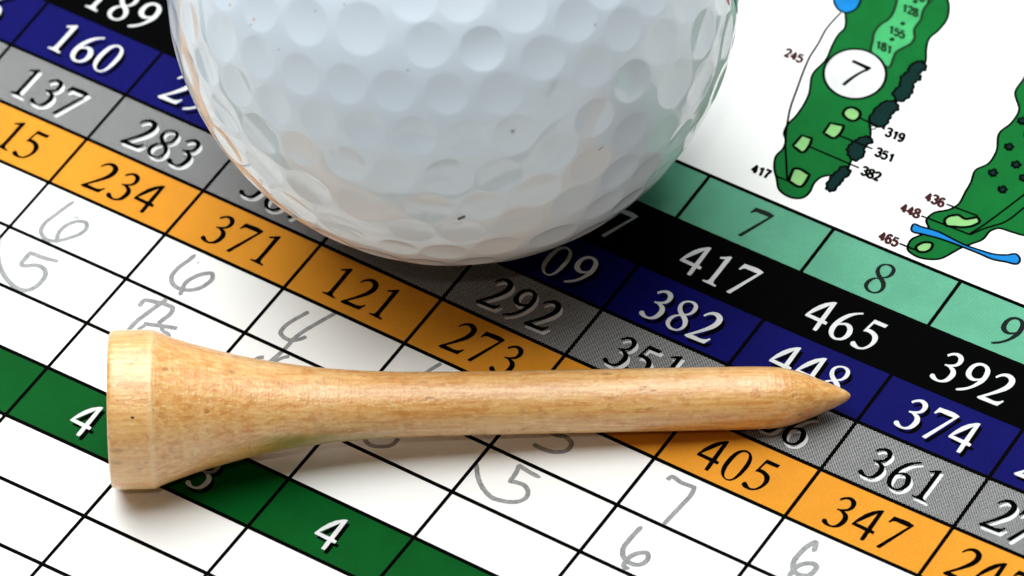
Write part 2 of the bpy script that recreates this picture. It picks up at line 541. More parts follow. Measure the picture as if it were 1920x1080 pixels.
pencil('six', [((0, 240), 3, 0.27, [(1100,712),(1060,745),(1000,790),(965,840),(968,870),(1000,900),(1050,912),(1110,905),(1160,880),(1195,845),(1195,822),(1150,820),(1090,840),(1045,870),(1020,920),(1012,942)]),
               ((0, 240), 3, 0.14, [(1112,756),(1118,759)])])
pencil('seven', [((220, 550), 9, 0.29, [(370,225),(410,160),(450,120),(530,122),(640,145),(760,170),(860,205),(930,240),(925,300),(870,370),(790,430),(720,485),(690,510)]),
                 ((220, 550), 9, 0.29, [(830,105),(740,165),(600,265),(460,370),(340,460),(260,540),(210,600),(160,680)]),
                 ((220, 550), 9, 0.29, [(440,510),(560,530),(700,545),(850,565),(1010,592)]),
                 ((220, 550), 9, 0.24, [(470,545),(400,580),(340,620)]),
                 ((220, 550), 9, 0.24, [(760,540),(750,600),(790,650),(850,680),(880,740)])], 'handwritten pencil seven crossed with a bar')
pencil('four', [((440, 570), 7.2, 0.26, [(1000,105),(900,160),(760,240),(660,320),(620,390),(665,450),(760,490),(870,478),(970,440)]),
                ((440, 570), 7.2, 0.26, [(1370,118),(1240,190),(1080,280),(930,370),(800,470),(720,560),(620,660),(490,770),(430,830)])])
pencil('mark', [((440, 570), 7.2, 0.24, [(740,708),(650,725),(560,770),(480,850)]),
                ((440, 570), 7.2, 0.26, [(395,722),(320,728),(260,770)])], 'tops of two pencil strokes beside the tee')
pencil('stroke', [((640, 640), 4, 0.24, [(750,165),(640,232),(520,330)])], 'end of a pencil stroke above the tee')
pencil('hook', [((480, 720), 3, 0.26, [(605,300),(630,335),(710,352),(770,340),(800,305)])], 'pencil curve below the tee stem')
pencil('hook', [((960, 720), 3, 0.27, [(200,262),(250,288),(305,300),(335,335),(320,365),(260,383),(190,372),(120,338)])], 'pencil curve beside the orange row')
pencil('five', [((870, 840), 7.2, 0.27, [(1030,400),(900,335),(740,235,C),(735,260),(680,370),(620,450,C),(730,470),(820,510),(865,590),(845,660),(760,715),(640,730),(500,710),(380,670),(290,590),(215,470),(178,340),(172,210)])])
pencil('seven', [((1130, 870), 5.143, 0.27, [(625,155),(655,125),(760,180),(885,225,C),(865,275),(760,400),(660,505),(590,580)])])
pencil('six', [((1130, 870), 5.143, 0.29, [(378,602),(320,660),(250,740),(200,810),(195,880),(240,940),(320,972),(390,960),(440,900),(430,862),(360,858),(280,885),(220,940),(205,985),(230,1005),(250,990)])])
pencil('six', [((1450, 990), 12, 0.31, [(895,540),(945,430),(950,320),(870,350),(720,450),(580,590),(470,740),(440,900),(520,1020),(660,1070),(800,1060),(920,970),(970,870),(930,820),(800,795),(640,820),(500,890),(400,1020),(340,1100)])])

# ---- small sans numbers of the hole maps
SANS = {
 '0': [(.27,.96),(.44,.84),(.49,.5),(.44,.14),(.27,.03),(.10,.14),(.05,.5),(.10,.84),(.27,.96)],
 '1': [(.08,.70),(.24,.78),(.34,.95,C),(.34,0)],
 '2': [(.06,.70),(.12,.90),(.28,.96),(.45,.88),(.48,.70),(.38,.50),(.08,.07,C),(.52,.07)],
 '3': [(.06,.76),(.14,.92),(.28,.96),(.45,.86),(.42,.62),(.26,.53,C),(.45,.46),(.50,.26),(.40,.07),(.22,.03),(.05,.22)],
 '4': [(.38,0),(.38,.94,C),(.05,.27,C),(.56,.27)],
 '5': [(.50,.91,C),(.14,.91,C),(.08,.50,C),(.26,.60),(.46,.50),(.48,.25),(.34,.05),(.16,.04),(.04,.18)],
 '6': [(.46,.80),(.34,.95),(.18,.88),(.08,.60),(.08,.30),(.18,.06),(.34,.04),(.48,.20),(.46,.45),(.30,.57),(.12,.42)],
 '7': [(.03,.92,C),(.50,.92,C),(.32,.58),(.20,0)],
 '8': [(.27,.52),(.10,.66),(.10,.86),(.27,.96),(.44,.86),(.44,.66),(.27,.52),(.07,.38),(.06,.14),(.27,.03),(.48,.14),(.47,.38),(.27,.52)],
}
SANS['9'] = [(.54 - q[0], .99 - q[1]) + tuple(q[2:]) for q in SANS['6']]
def sans(txt, x, y, width, mat, parent, label=None, shear=-0.22, weight=0.27):
    sc_ = width / (0.63 * (len(txt) - 1) + 0.56)
    c = at(x, y)[:2]
    parts = []
    for k, ch in enumerate(txt):
        p = smooth_path(SANS[ch], False, 5)
        X = (p[:, 0] + 0.63 * k - (0.63 * (len(txt) - 1) + 0.56) / 2); Y = p[:, 1] - 0.5
        X = X + shear * Y
        Q = c + (X * sc_)[:, None] * CU[:2] - (Y * sc_)[:, None] * CV[:2]
        parts.append(ribbon(Q, weight * sc_, zs=0.00004, z=Z_DIGIT))
    Vq, Fq = join(parts)
    o = link_mesh('map_number', Vq, Fq, mat, parent)
    o['label'] = label or 'small %s on the map' % txt
    return o

def shape(name, org, k, pts, mat, parent, z, outline=0.0, n=5, omat=None, label=None, spikes=0, seed=1):
    s = smooth_path(pts, True, n)
    if spikes:
        rnd = np.random.RandomState(seed)
        c = s.mean(0); q = []
        m = len(s)
        for i, p in enumerate(s):
            a = s[(i + 1) % m] - s[i - 1]
            nn = np.array([a[1], -a[0]]) / (np.linalg.norm(a) + 1e-9)
            q.append(p + nn * (spikes * (0.5 - abs((i % 4) / 3.0 - 0.5)) * 2 - spikes * 0.4) * (0.5 + rnd.rand()))
        s = np.array(q)
    P = np.array([at(p[0] / k + org[0], p[1] / k + org[1])[:2] for p in s])
    vs, ts = fill([P])
    o = link_mesh(name, flat3(vs, z), ts, mat, parent)
    if label:
        o['label'] = label
    if outline:
        Vr, Fr = ribbon(P, outline, closed=True, z=z + 0.003)
        link_mesh('map_outline', Vr, Fr, omat or M['line'], parent if parent is not card else o)
    return o

def map_line(org, k, pts, width, parent, mat=None, n=6, z=0.016):
    Vr, Fr = ribbon(px_path(org, k, pts, n), width, z=z)
    return link_mesh('map_line', Vr, Fr, mat or M['line'], parent)

E = (1440, 0)
OL = 0.20
hole7 = shape('hole_map', E, 3, [(1060,-400),(1075,-200),(1000,-60),(1018,40),(1010,100),(960,170),(905,220),(890,280),(888,340),(860,400),(800,450),(760,540),(700,590),(640,630),(590,680),(572,705),(577,735),(572,780),(540,810),(500,870),(465,910),(445,960),(380,985),(330,988),(290,1002),(258,1032),(235,1080),(200,1110),(150,1115),(95,1095),(62,1065),(50,1010),(35,930),(45,880),(88,832),(100,790),(90,750),(105,710),(160,650),(230,530),(250,420),(330,330),(360,260),(400,190),(430,160),(435,70),(440,-60),(520,-200),(620,-380)],
              M['fairway'], card, 0.006, OL, label='map of hole 7, long green fairway')
shape('putting_strip', E, 3, [(980,-250),(960,-80),(940,-30),(920,0),(875,55),(860,110),(822,170),(825,212),(810,240),(760,270),(718,298),(705,330),(680,380),(640,360),(578,290),(588,230),(595,190),(620,150),(690,95),(712,50),(730,-30),(760,-240)], M['putting'], hole7, 0.010, 0.24, omat=M['darkgreen'])
shape('pond', E, 3, [(370,-30),(520,-40),(520,5),(500,45),(440,72),(400,58),(378,30)], M['water'], hole7, 0.0105, 0.19)
map_line(E, 3, [(410,72),(330,160),(280,250),(235,320),(200,400),(160,510),(125,610),(108,700),(98,800),(102,900),(108,1010)], 0.18, hole7)
shape('tee_box', E, 3, [(475,605),(520,640),(510,665),(480,680),(440,665),(422,640),(440,612)], M['teebox'], hole7, 0.010, 0.27)
shape('tee_box', E, 3, [(350,692,C),(428,708,C),(412,745),(372,777),(312,748,C)], M['teebox'], hole7, 0.010, 0.27)
shape('tee_box', E, 3, [(190,762,C),(248,780,C),(230,825),(198,857),(140,820,C)], M['teebox'], hole7, 0.010, 0.27)
shape('tee_box', (1400, 280), 9, [(800,330),(860,325),(1060,430,C),(990,560),(920,630),(880,630),(710,535,C),(750,420)], M['teebox'], hole7, 0.010, 0.27)
bushes = [[(830,350),(868,345),(890,390),(855,410),(860,445),(825,465),(815,510),(790,550),(735,572),(700,525),(740,480),(750,430),(785,400),(800,370)],
          [(650,575),(715,572),(735,612),(700,640),(680,680),(645,718),(600,705),(568,690),(590,630)],
          [(500,785),(560,768),(590,795),(545,830),(540,870),(490,905),(455,880),(445,840),(470,805)],
          [(430,935),(465,965),(425,1010),(400,1040),(355,1078),(328,1060),(345,1010),(380,970)]]
for q, b in enumerate(bushes):
    shape('tree_clump', E, 3, b, M['bush'], hole7, 0.0135, 0.20, n=6, spikes=9, seed=q)
map_line(E, 3, [(512,662,C),(572,690,C)], 0.17, hole7)
map_line(E, 3, [(632,706,C),(656,730,C)], 0.17, hole7)
map_line(E, 3, [(398,762,C),(588,838,C)], 0.17, hole7, z=0.019)
map_line(E, 3, [(232,825,C),(512,945,C)], 0.17, hole7, z=0.019)
map_line(E, 3, [(118,1020,C),(42,990,C)], 0.17, hole7, z=0.019)
def disc(c, r, z, mat, parent, name, n=40, inner=None):
    a = np.linspace(0, 2 * math.pi, n, endpoint=False)
    P = np.column_stack([c[0] + r * np.cos(a), c[1] + r * np.sin(a)])
    if inner:
        Vr, Fr = ribbon(P, inner, closed=True, z=z)
        return link_mesh(name, Vr, Fr, mat, parent)
    return link_mesh(name, flat3(P, z), [tuple(range(n))], mat, parent)
for (x, y) in ((828, 10), (758, 133), (698, 222), (960, -90)):
    disc(at(E[0] + x / 3, y / 3)[:2], 0.21, 0.016, M['darkgreen'], hole7, 'yardage_dot', 16)
disc(at(E[0] + 592 / 3, 718 / 3)[:2], 0.2, 0.0125, M['white'], hole7, 'marker_ring', 20)
disc(at(E[0] + 592 / 3, 718 / 3)[:2], 0.2, 0.0165, M['line'], hole7, 'marker_ring', 20, 0.10)
cc = at(1602.9, 139.0)[:2]
# badge circle, slightly squeezed across the rows like the print
th = np.linspace(0, 2 * math.pi, 64, endpoint=False)
bp = np.array([at(1602.9 + 58.6 * math.cos(a) - 0.9 * math.sin(a), 138.8 + 1.2 * math.cos(a) + 46.8 * math.sin(a))[:2] for a in th])[::-1]
badge = link_mesh('hole_badge', flat3(bp, 0.0165), [tuple(range(64))], M['white'], hole7)
Vr, Fr = ribbon(bp, 0.22, closed=True, z=0.0195)
link_mesh('map_outline', Vr, Fr, M['line'], hole7)
s = smooth_path([(662,348,C),(695,308,C),(1000,440,C),(980,468),(850,530),(720,612),(620,690),(548,750,C),(495,725,C),(600,635),(740,545),(898,463,C)], True, 5)
vs, ts = fill([np.array([at(p[0] / 9 + 1523, p[1] / 9 + 78)[:2] for p in s])])
link_mesh('badge_number', flat3(vs, 0.021), ts, M['line'], hole7)
for txt, x, y, wd, mt in (('128', 800, 58, 1.42, 'darkgreen'), ('155', 725, 180, 1.42, 'darkgreen'), ('181', 652, 265, 1.42, 'darkgreen'), ('101', 868, -12, 1.42, 'darkgreen'),
                          ('319', 716, 760, 1.6, 'line'), ('351', 658, 872, 1.6, 'line'), ('382', 580, 978, 1.6, 'line')):
    sans(txt, E[0] + x / 3, y / 3, wd, M[mt], hole7, shear=(-0.45 if mt == 'darkgreen' else -0.22))
sans('245', 1489, 104.5, 1.6, M['maroon'], hole7)
sans('417', 1427.5, 321.5, 1.6, M['line'], hole7)

E2 = (1440, 360)
hole8 = shape('hole_map', E, 3, [(1470,370),(1440,440),(1390,520),(1412,620),(1370,690),(1300,750),(1285,850),(1240,920),(1165,960),(1140,1030),(1110,1080),(1070,1150),(1030,1175),(920,1205),(890,1240),(905,1290),(880,1312),(800,1355),(785,1400),(830,1440),(900,1458),(970,1455),(1040,1420),(1085,1395),(1150,1370),(1210,1345),(1250,1300),(1290,1285),(1370,1305),(1440,1325),(1600,1330),(1750,1200),(1900,800),(1850,500),(1700,350),(1560,320)],
              M['fairway'], card, 0.006, OL, label='map of the next hole, green fairway with bushes')
for q, (x, y) in enumerate(((1430,680),(1355,825),(1395,925),(1265,972),(1318,1065),(1465,760),(1480,880),(1440,1000),(1500,640))):
    r = 24
    shape('tree_clump', E, 3, [(x - r, y - 4), (x - 4, y - r * .7), (x + r, y - 6), (x + r * .7, y + r * .6), (x, y + r * .8), (x - r * .7, y + r * .5)], M['bush'], hole8, 0.010, 0.18, n=4, spikes=13, seed=q + 9)
shape('tee_box', E2, 3, [(1040,132),(1070,130),(1110,152),(1150,147),(1180,145),(1190,165),(1160,187),(1110,198),(1050,195),(1000,186),(992,162),(1015,138)], M['teebox'], hole8, 0.010, 0.25)
shape('tee_box', E2, 3, [(850,295),(885,283),(925,293),(917,320),(880,338),(840,330),(832,310)], M['teebox'], hole8, 0.010, 0.25)
map_line(E2, 3, [(1003,68),(1060,90),(1180,135)], 0.17, hole8, z=0.019)
map_line(E2, 3, [(862,135),(950,168),(1135,240)], 0.17, hole8, z=0.019)
map_line(E2, 3, [(740,290),(800,315),(850,333)], 0.17, hole8, z=0.019)
map_line(E2, 3, [(1130,238),(1200,195),(1330,100),(1460,0),(1600,-110)], 0.17, hole8, z=0.0165)
map_line(E2, 3, [(1135,242),(1220,205),(1330,170),(1450,82),(1600,-20)], 0.17, hole8, z=0.018)
shape('stream', E2, 3, [(818,182),(860,195),(960,225),(1030,260),(1100,295),(1200,330),(1270,350),(1340,355),(1400,352),(1418,380),(1412,398),(1330,392),(1260,378),(1190,348),(1100,312),(1030,285),(950,258),(880,240),(805,212)], M['water'], hole8, 0.0205, 0.18)
for txt, x, y in (('436', 940, 43), ('448', 802, 105), ('465', 680, 264)):
    sans(txt, E2[0] + x / 3, E2[1] + y / 3, 1.62, M['maroon'], hole8)

# ------------------------------------------------------------------ the golf ball
BC = np.array([-1.78264009, 12.24138204, 21.33]); BR = 21.33
def on_ball(x, y):
    d = W.T @ np.array([(x - 960) / F_PX, (y - 540) / F_PX, 1.0]); d /= np.linalg.norm(d)
    oc = CAM - BC
    b = oc @ d; c = oc @ oc - BR * BR
    q = b * b - c
    if q < 0:
        q = 0
    p = oc + d * (-b - math.sqrt(q))
    return p / np.linalg.norm(p)
# dimples: pixel centre and long axis in the photograph; a fourth value marks the crisp ones
DIM = [(414,70,94),(484,107,86),(562,139.6,85),(386,121,88),(443,161,88),(512,197,85),(596,224,80),(354,42,86),(325,42,82),(355,129,88),(421,213,90),(487,19,86),(572,41,95),(420,-21,85),
(677,54,105),(802,85,91),(648,158,83),(738,171,86),(838,177,86),(775,-2,90),(866,-3,95),(905,92,90,1),(978,14,100),(1019,109,90),(1081,37,88),(1113,125,88),(938.5,177,89),(1045,186,84),(1115,222,86),
(1170,55,86),(1240,78,90),(1186,153,90),(1320,63.5,100,1),(1361,69,96,1),(1268,157,103,1),(1316,157,98,1),(1348.5,159,95,1),(1182,248,84),(1243,252,84),(1276,254,80),(1137,-25,88),(1223.5,-12,88),(1289,-2,92),(1357,-19,95),
(487.5,251,95),(561.5,280,84),(649,307,86),(425,272,90,1),(494,312.5,95,1),(578,354,100),(550,387.5,105,1),(472,338.5,85,1),(678,386,100),
(777,256,88,1),(873,259,83),(683,243,84),(740,327.5,84),(841,333,96),(937,332,92),(803,393,95),(904,388,90),
(966,252,88,1),(1040,286,88),(1108,309,88,1),(1162.5,323,88),(1010,358,92),(1212,319,78,1),(1075,377,92),(1132,385,90),(1177.5,377,80,1),(1233,329,70),(975,415,95),
(772,433,88),(869,436,88),(746,465,80),(834,474,88),(933,463,92),(1037.5,444,100,1),(799,493,80),(894,491,80),(710,478,85),(988,481,92,1),(639,426,98),(620,445,80),(1101,435.5,90,1)]
D = []; DA = []; DE = []; DX = []
for q in DIM:
    n = on_ball(q[0], q[1])
    depth = W[2] @ (BC + n * BR - CAM)
    rad = q[2] / 2 / F_PX * depth * 0.985
    if D and max(n @ d for d in D) > math.cos(0.62 * 2 * rad / BR * 0.5 * 1.2):
        continue
    D.append(n); DA.append(rad / BR); DE.append(0.03 if len(q) > 3 else 0.09); DX.append(1.0 if tuple(q[:2]) in ((905, 92), (777, 256)) else 0.0)
D = list(D); nvis = len(D)
# the rest of the ball: the same packing, grown greedily
rs = np.random.RandomState(5)
a0 = 1.72 / BR
cand = rs.normal(size=(26000, 3)); cand /= np.linalg.norm(cand, axis=1)[:, None]
Dm = np.array(D); dmin = np.arccos(np.clip((cand @ Dm.T), -1, 1)) - np.array(DA)[None, :]
gap = dmin.min(1)                                 # distance to the nearest dimple edge
tocam = (CAM - BC) / np.linalg.norm(CAM - BC)
cand_cam = (BC + cand * BR - CAM) @ W.T; cand_y = 540 + F_PX * cand_cam[:, 1] / cand_cam[:, 2]
while True:
    ok = gap > a0 * 1.03
    # leave what the photograph shows as it is
    imgpts_hidden = (cand @ tocam) < 0.16
    up_hidden = cand_y < -45
    ok &= (imgpts_hidden | up_hidden)
    if not ok.any():
        break
    idx = np.where(ok)[0]
    j = idx[np.argmin(gap[idx])]
    n = cand[j]
    D.append(n); DA.append(a0); DE.append(0.08); DX.append(0.0)
    gap = np.minimum(gap, np.arccos(np.clip(cand @ n, -1, 1)) - a0)
D = np.array(D); DA = np.array(DA); DE = np.array(DE); DX = np.array(DX)

PIT = on_ball(965, 250)
def ball_radius(n):
    """outer radius (mm) in the unit directions n"""
    out = np.empty(len(n))
    for s in range(0, len(n), 60000):
        m = n[s:s + 60000]
        ct = np.clip(m @ D.T, -1, 1)
        ang = np.arccos(ct)
        x = 1 - (ang / DA) ** 2
        k = x.argmax(1)
        xx = x[np.arange(len(m)), k]; e = DE[k]; a = DA[k]
        h = 0.5 * (xx + np.sqrt(xx * xx + e * e)) - 0.5 * (math.sqrt(1 + 0) - 1) * 0
        depth = np.where(DX[k] > 0, 1.65, 1.0) * (0.165 + 0.02 * np.clip(-D[k, 2] * 2.5 + 0.25, 0, 1)) * (a / 0.080)
        d = depth * h
        pit = np.arccos(np.clip(m @ PIT, -1, 1)) * BR
        d += 0.10 * np.exp(-(pit / 0.20) ** 2)
        out[s:s + 60000] = BR - d
    return out

def icosphere(level):
    t_ = (1 + 5 ** 0.5) / 2
    v = np.array([(-1,t_,0),(1,t_,0),(-1,-t_,0),(1,-t_,0),(0,-1,t_),(0,1,t_),(0,-1,-t_),(0,1,-t_),(t_,0,-1),(t_,0,1),(-t_,0,-1),(-t_,0,1)], float)
    v /= np.linalg.norm(v[0])
    f = np.array([(0,11,5),(0,5,1),(0,1,7),(0,7,10),(0,10,11),(1,5,9),(5,11,4),(11,10,2),(10,7,6),(7,1,8),(3,9,4),(3,4,2),(3,2,6),(3,6,8),(3,8,9),(4,9,5),(2,4,11),(6,2,10),(8,6,7),(9,8,1)])
    for _ in range(level):
        e = np.concatenate([f[:, [0, 1]], f[:, [1, 2]], f[:, [2, 0]]])
        e.sort(axis=1)
        key = e[:, 0].astype(np.int64) * (len(v) + 1) + e[:, 1]
        uq, first_i, inv = np.unique(key, return_index=True, return_inverse=True)
        mid = v[e[first_i, 0]] + v[e[first_i, 1]]
        mid /= np.linalg.norm(mid, axis=1)[:, None]
        base = len(v); v = np.concatenate([v, mid])
        m = len(f)
        a, b, c = base + inv[:m], base + inv[m:2 * m], base + inv[2 * m:]
        f = np.concatenate([np.stack([f[:, 0], a, c], 1), np.stack([f[:, 1], b, a], 1), np.stack([f[:, 2], c, b], 1), np.stack([a, b, c], 1)])
    return v, f
bv, bf = icosphere(8)
bv = bv * ball_radius(bv)[:, None]
me = bpy.data.meshes.new('golf_ball')
me.vertices.add(len(bv)); me.vertices.foreach_set('co', (bv * MM).astype(np.float32).ravel())
me.loops.add(len(bf) * 3); me.loops.foreach_set('vertex_index', bf.astype(np.int32).ravel())
me.polygons.add(len(bf)); me.polygons.foreach_set('loop_start', np.arange(0, len(bf) * 3, 3, dtype=np.int32))
me.polygons.foreach_set('loop_total', np.full(len(bf), 3, dtype=np.int32))
me.polygons.foreach_set('use_smooth', np.ones(len(bf), dtype=bool))
me.update(calc_edges=True)
t = NT('urethane_cover')
v = t.coord()
cl = t.noise(v, 90, 4, 0.6)
t.link(t.mix(t.ramp(cl, 0.3, 0.75), (0.735, 0.82, 0.91, 1), (0.76, 0.84, 0.915, 1)), t.b.inputs['Base Color'])
t.b.inputs['Roughness'].default_value = 0.42
t.b.inputs['Specular IOR Level'].default_value = 0.4
t.b.inputs['Coat Weight'].default_value = 1.0
t.b.inputs['Coat Roughness'].default_value = 0.045
t.b.inputs['Coat IOR'].default_value = 1.5
t.b.inputs['Subsurface Weight'].default_value = 0.12
t.b.inputs['Subsurface Radius'].default_value = (1.0, 1.0, 1.0)
t.b.inputs['Subsurface Scale'].default_value = 0.0006
t.link(t.bump(t.noise(v, 2600, 3, 0.6), 0.06, 0.00002), t.b.inputs['Normal'])
me.materials.append(t.m)
ball = bpy.data.objects.new('golf_ball', me)
sc.collection.objects.link(ball)
bo = BC.copy()
place(ball, bo, None)
ball['label'] = 'glossy white dimpled golf ball standing on the scorecard behind the wooden tee'
ball['category'] = 'golf ball'

def ball_mark(name, pts, width, mat, label=None, n=10, taper=0.3):
    """a thin mark that follows the dimpled surface; pts are photograph pixels"""
    path = smooth_path(pts, False, n)
    m = len(path); V = []; Fc = []
    for i, p in enumerate(path):
        a = path[max(0, i - 1)]; b = path[min(m - 1, i + 1)]
        d = (b - a) / (np.linalg.norm(b - a) + 1e-9); nn = np.array([-d[1], d[0]])
        w = (width[0] + (width[1] - width[0]) * i / max(1, m - 1)) / 2
        w *= min(1.0, 0.3 + min(i, m - 1 - i) / (taper * m))
        for k in (-1, -0.5, 0, 0.5, 1):
            q = p + nn * w * k
            V.append(on_ball(q[0], q[1]))
    V = np.array(V); V = V * (ball_radius(V) + 0.012)[:, None] + BC
    for i in range(m - 1):
        for k in range(4):
            a = 5 * i + k
            Fc.append((a, a + 1, a + 6, a + 5))
    o = link_mesh(name, V, Fc, mat, ball, smooth=True)
    if label:
        o['label'] = label
    return o
def enamel(name, col, rough=0.2):
    t = NT(name)
    n_ = t.noise(t.coord(), 4000, 3, 0.6)
    t.link(t.mix(t.ramp(n_, 0.4, 0.6), col, tuple(c * 1.4 + 0.003 for c in col[:3]) + (1,)), t.b.inputs['Base Color'])
    t.b.inputs['Roughness'].default_value = rough
    return t.m
dirt = enamel('dark_grime', (0.10, 0.105, 0.11, 1), 0.7)
tan = enamel('brown_grime', (0.58, 0.50, 0.44, 1), 0.7)
pale = enamel('faint_grime', (0.46, 0.51, 0.56, 1), 0.7)
ball_mark('printed_mark', [(1364, -18), (1365.5, -4), (1367.5, 11)], (7, 1.5), enamel('red_enamel', rgb(176, 10, 44)), 'tip of a red printed mark')
ball_mark('printed_mark', [(1374, -14), (1379, 4), (1381.5, 16), (1382.5, 26)], (4.5, 2), enamel('navy_enamel', rgb(28, 24, 92)), 'end of a navy printed curve')
ball_mark('dirt_speck', [(858, 411), (865, 408.5), (872, 405.5)], (5, 5), dirt, 'short dark speck', taper=0.12)
ball_mark('dirt_speck', [(1122, 284), (1127, 279), (1132.5, 274)], (1.3, 0.9), dirt, 'hair-thin dark scratch')
ball_mark('dirt_speck', [(849, 421.5), (858, 420.5), (868, 419.5)], (1.2, 1.2), pale, 'thin grey scratch')
for (x, y, r, m_) in ((475,36,6.5,tan),(470,46,4.5,tan),(523,92.5,4,pale),(590,20.5,5,pale),(765,131,6,pale),(1116,46,6,pale),(430,9,6,tan),(646,8,5,pale),(963,249,7,pale)):
    ball_mark('dirt_speck', [(x - r / 2, y), (x, y + 0.3), (x + r / 2, y)], (r, r), m_, n=4, taper=0.5)

# ------------------------------------------------------------------ the wooden tee
TA = np.array([-30.29653203, -12.62219738, 5.8369706])
TX = np.array([0.99561632, -0.0566657, -0.07441193]); TX /= np.linalg.norm(TX)
TZ = np.array([0, 0, 1.0]) - TX * TX[2]; TZ /= np.linalg.norm(TZ)
TY = np.cross(TZ, TX)
t = NT('varnished_birch')
v = t.coord()
vg = t.coord((1, 14, 14))                       # grain runs along the tee
g1 = t.noise(vg, 210, 5, 0.62, 0.3)
g2 = t.noise(t.coord((1, 34, 34)), 420, 4, 0.6, 0.2)
blot = t.noise(v, 210, 4, 0.6)
blot2 = t.noise(v, 900, 4, 0.65)
base = t.mix(t.ramp(g1, 0.30, 0.72), rgb(219, 146, 68), rgb(243, 194, 120))
base = t.mix(t.math('MULTIPLY', t.ramp(g2, 0.54, 0.72), 0.55), base, rgb(176, 112, 52))
base = t.mix(t.math('MULTIPLY', t.ramp(blot, 0.50, 0.75), 0.45), base, rgb(244, 208, 152))
base = t.mix(t.math('MULTIPLY', t.ramp(blot2, 0.52, 0.66), 0.45), base, rgb(196, 124, 54))
# pores: short dark flecks along the grain
sx0 = t.new('ShaderNodeSeparateXYZ'); t.link(v, sx0.inputs[0])
fr = t.noise(t.coord((0.6, 1.3, 1.3)), 2600, 3, 0.6)
zone = t.ramp(t.noise(t.coord((1, 3, 3)), 120, 3, 0.5), 0.38, 0.60)
base = t.mix(t.math('MULTIPLY', t.math('MULTIPLY', t.ramp(fr, 0.56, 0.66), t.math('MULTIPLY', zone, t.ramp(sx0.outputs[0], 0.0034, 0.0037))), 0.50), base, rgb(200, 122, 46))
base = t.mix(t.math('MULTIPLY', t.ramp(fr, 0.44, 0.36), 0.35), base, rgb(250, 214, 160))
vo = t.new('ShaderNodeTexVoronoi'); vo.inputs['Scale'].default_value = 900
t.link(t.coord((0.45, 1.3, 1.3)), vo.inputs['Vector'])
pore = t.math('MULTIPLY', t.ramp(vo.outputs['Distance'], 0.14, 0.28, 1, 0), t.ramp(t.noise(v, 500, 3, 0.6), 0.48, 0.62))
base = t.mix(t.math('MULTIPLY', pore, 0.60), base, rgb(150, 88, 34))
# olive bounce light from the green row, painted into the neck's underside
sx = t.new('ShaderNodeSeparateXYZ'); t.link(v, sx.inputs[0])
bounce = t.math('MULTIPLY', t.math('MULTIPLY', t.ramp(sx.outputs[0], 0.009, 0.014), t.ramp(sx.outputs[0], 0.017, 0.024, 1, 0)),
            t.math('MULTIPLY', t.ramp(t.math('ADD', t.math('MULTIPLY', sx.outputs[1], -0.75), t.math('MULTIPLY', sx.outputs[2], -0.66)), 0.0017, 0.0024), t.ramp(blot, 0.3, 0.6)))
base = t.mix(t.math('MULTIPLY', bounce, 0.85), base, rgb(150, 134, 24))
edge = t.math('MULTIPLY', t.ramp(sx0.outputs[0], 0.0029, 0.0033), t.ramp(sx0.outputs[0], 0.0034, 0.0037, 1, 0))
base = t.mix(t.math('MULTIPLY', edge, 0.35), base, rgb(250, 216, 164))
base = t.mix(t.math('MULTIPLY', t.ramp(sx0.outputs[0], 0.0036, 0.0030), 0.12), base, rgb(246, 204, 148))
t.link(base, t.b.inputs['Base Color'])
t.b.inputs['Roughness'].default_value = 0.42
t.b.inputs['Specular IOR Level'].default_value = 0.45
t.b.inputs['Coat IOR'].default_value = 1.65
t.b.inputs['Coat Weight'].default_value = 0.8
t.b.inputs['Coat Roughness'].default_value = 0.07
t.b.inputs['Subsurface Weight'].default_value = 0.06
t.b.inputs['Subsurface Radius'].default_value = (1.0, 0.5, 0.2)
t.b.inputs['Subsurface Scale'].default_value = 0.0005
# relief: lathe rings, fibres and pinholes under the varnish
rings = t.noise(t.coord((1, 0.12, 0.12)), 2600, 3, 0.7)
fib = t.noise(t.coord((1, 5, 5)), 1500, 4, 0.7)
pit = t.noise(v, 3000, 3, 0.7)
h = t.math('ADD', t.math('ADD', t.math('MULTIPLY', rings, 0.9), t.math('MULTIPLY', fib, 0.6)), t.math('ADD', t.math('MULTIPLY', pit, 0.8), t.math('MULTIPLY', pore, -0.7)))
t.link(t.bump(h, 0.8, 0.00007), t.b.inputs['Normal'])
t.link(t.bump(h, 0.85, 0.00006), t.b.inputs['Coat Normal'])
M['wood'] = t.m

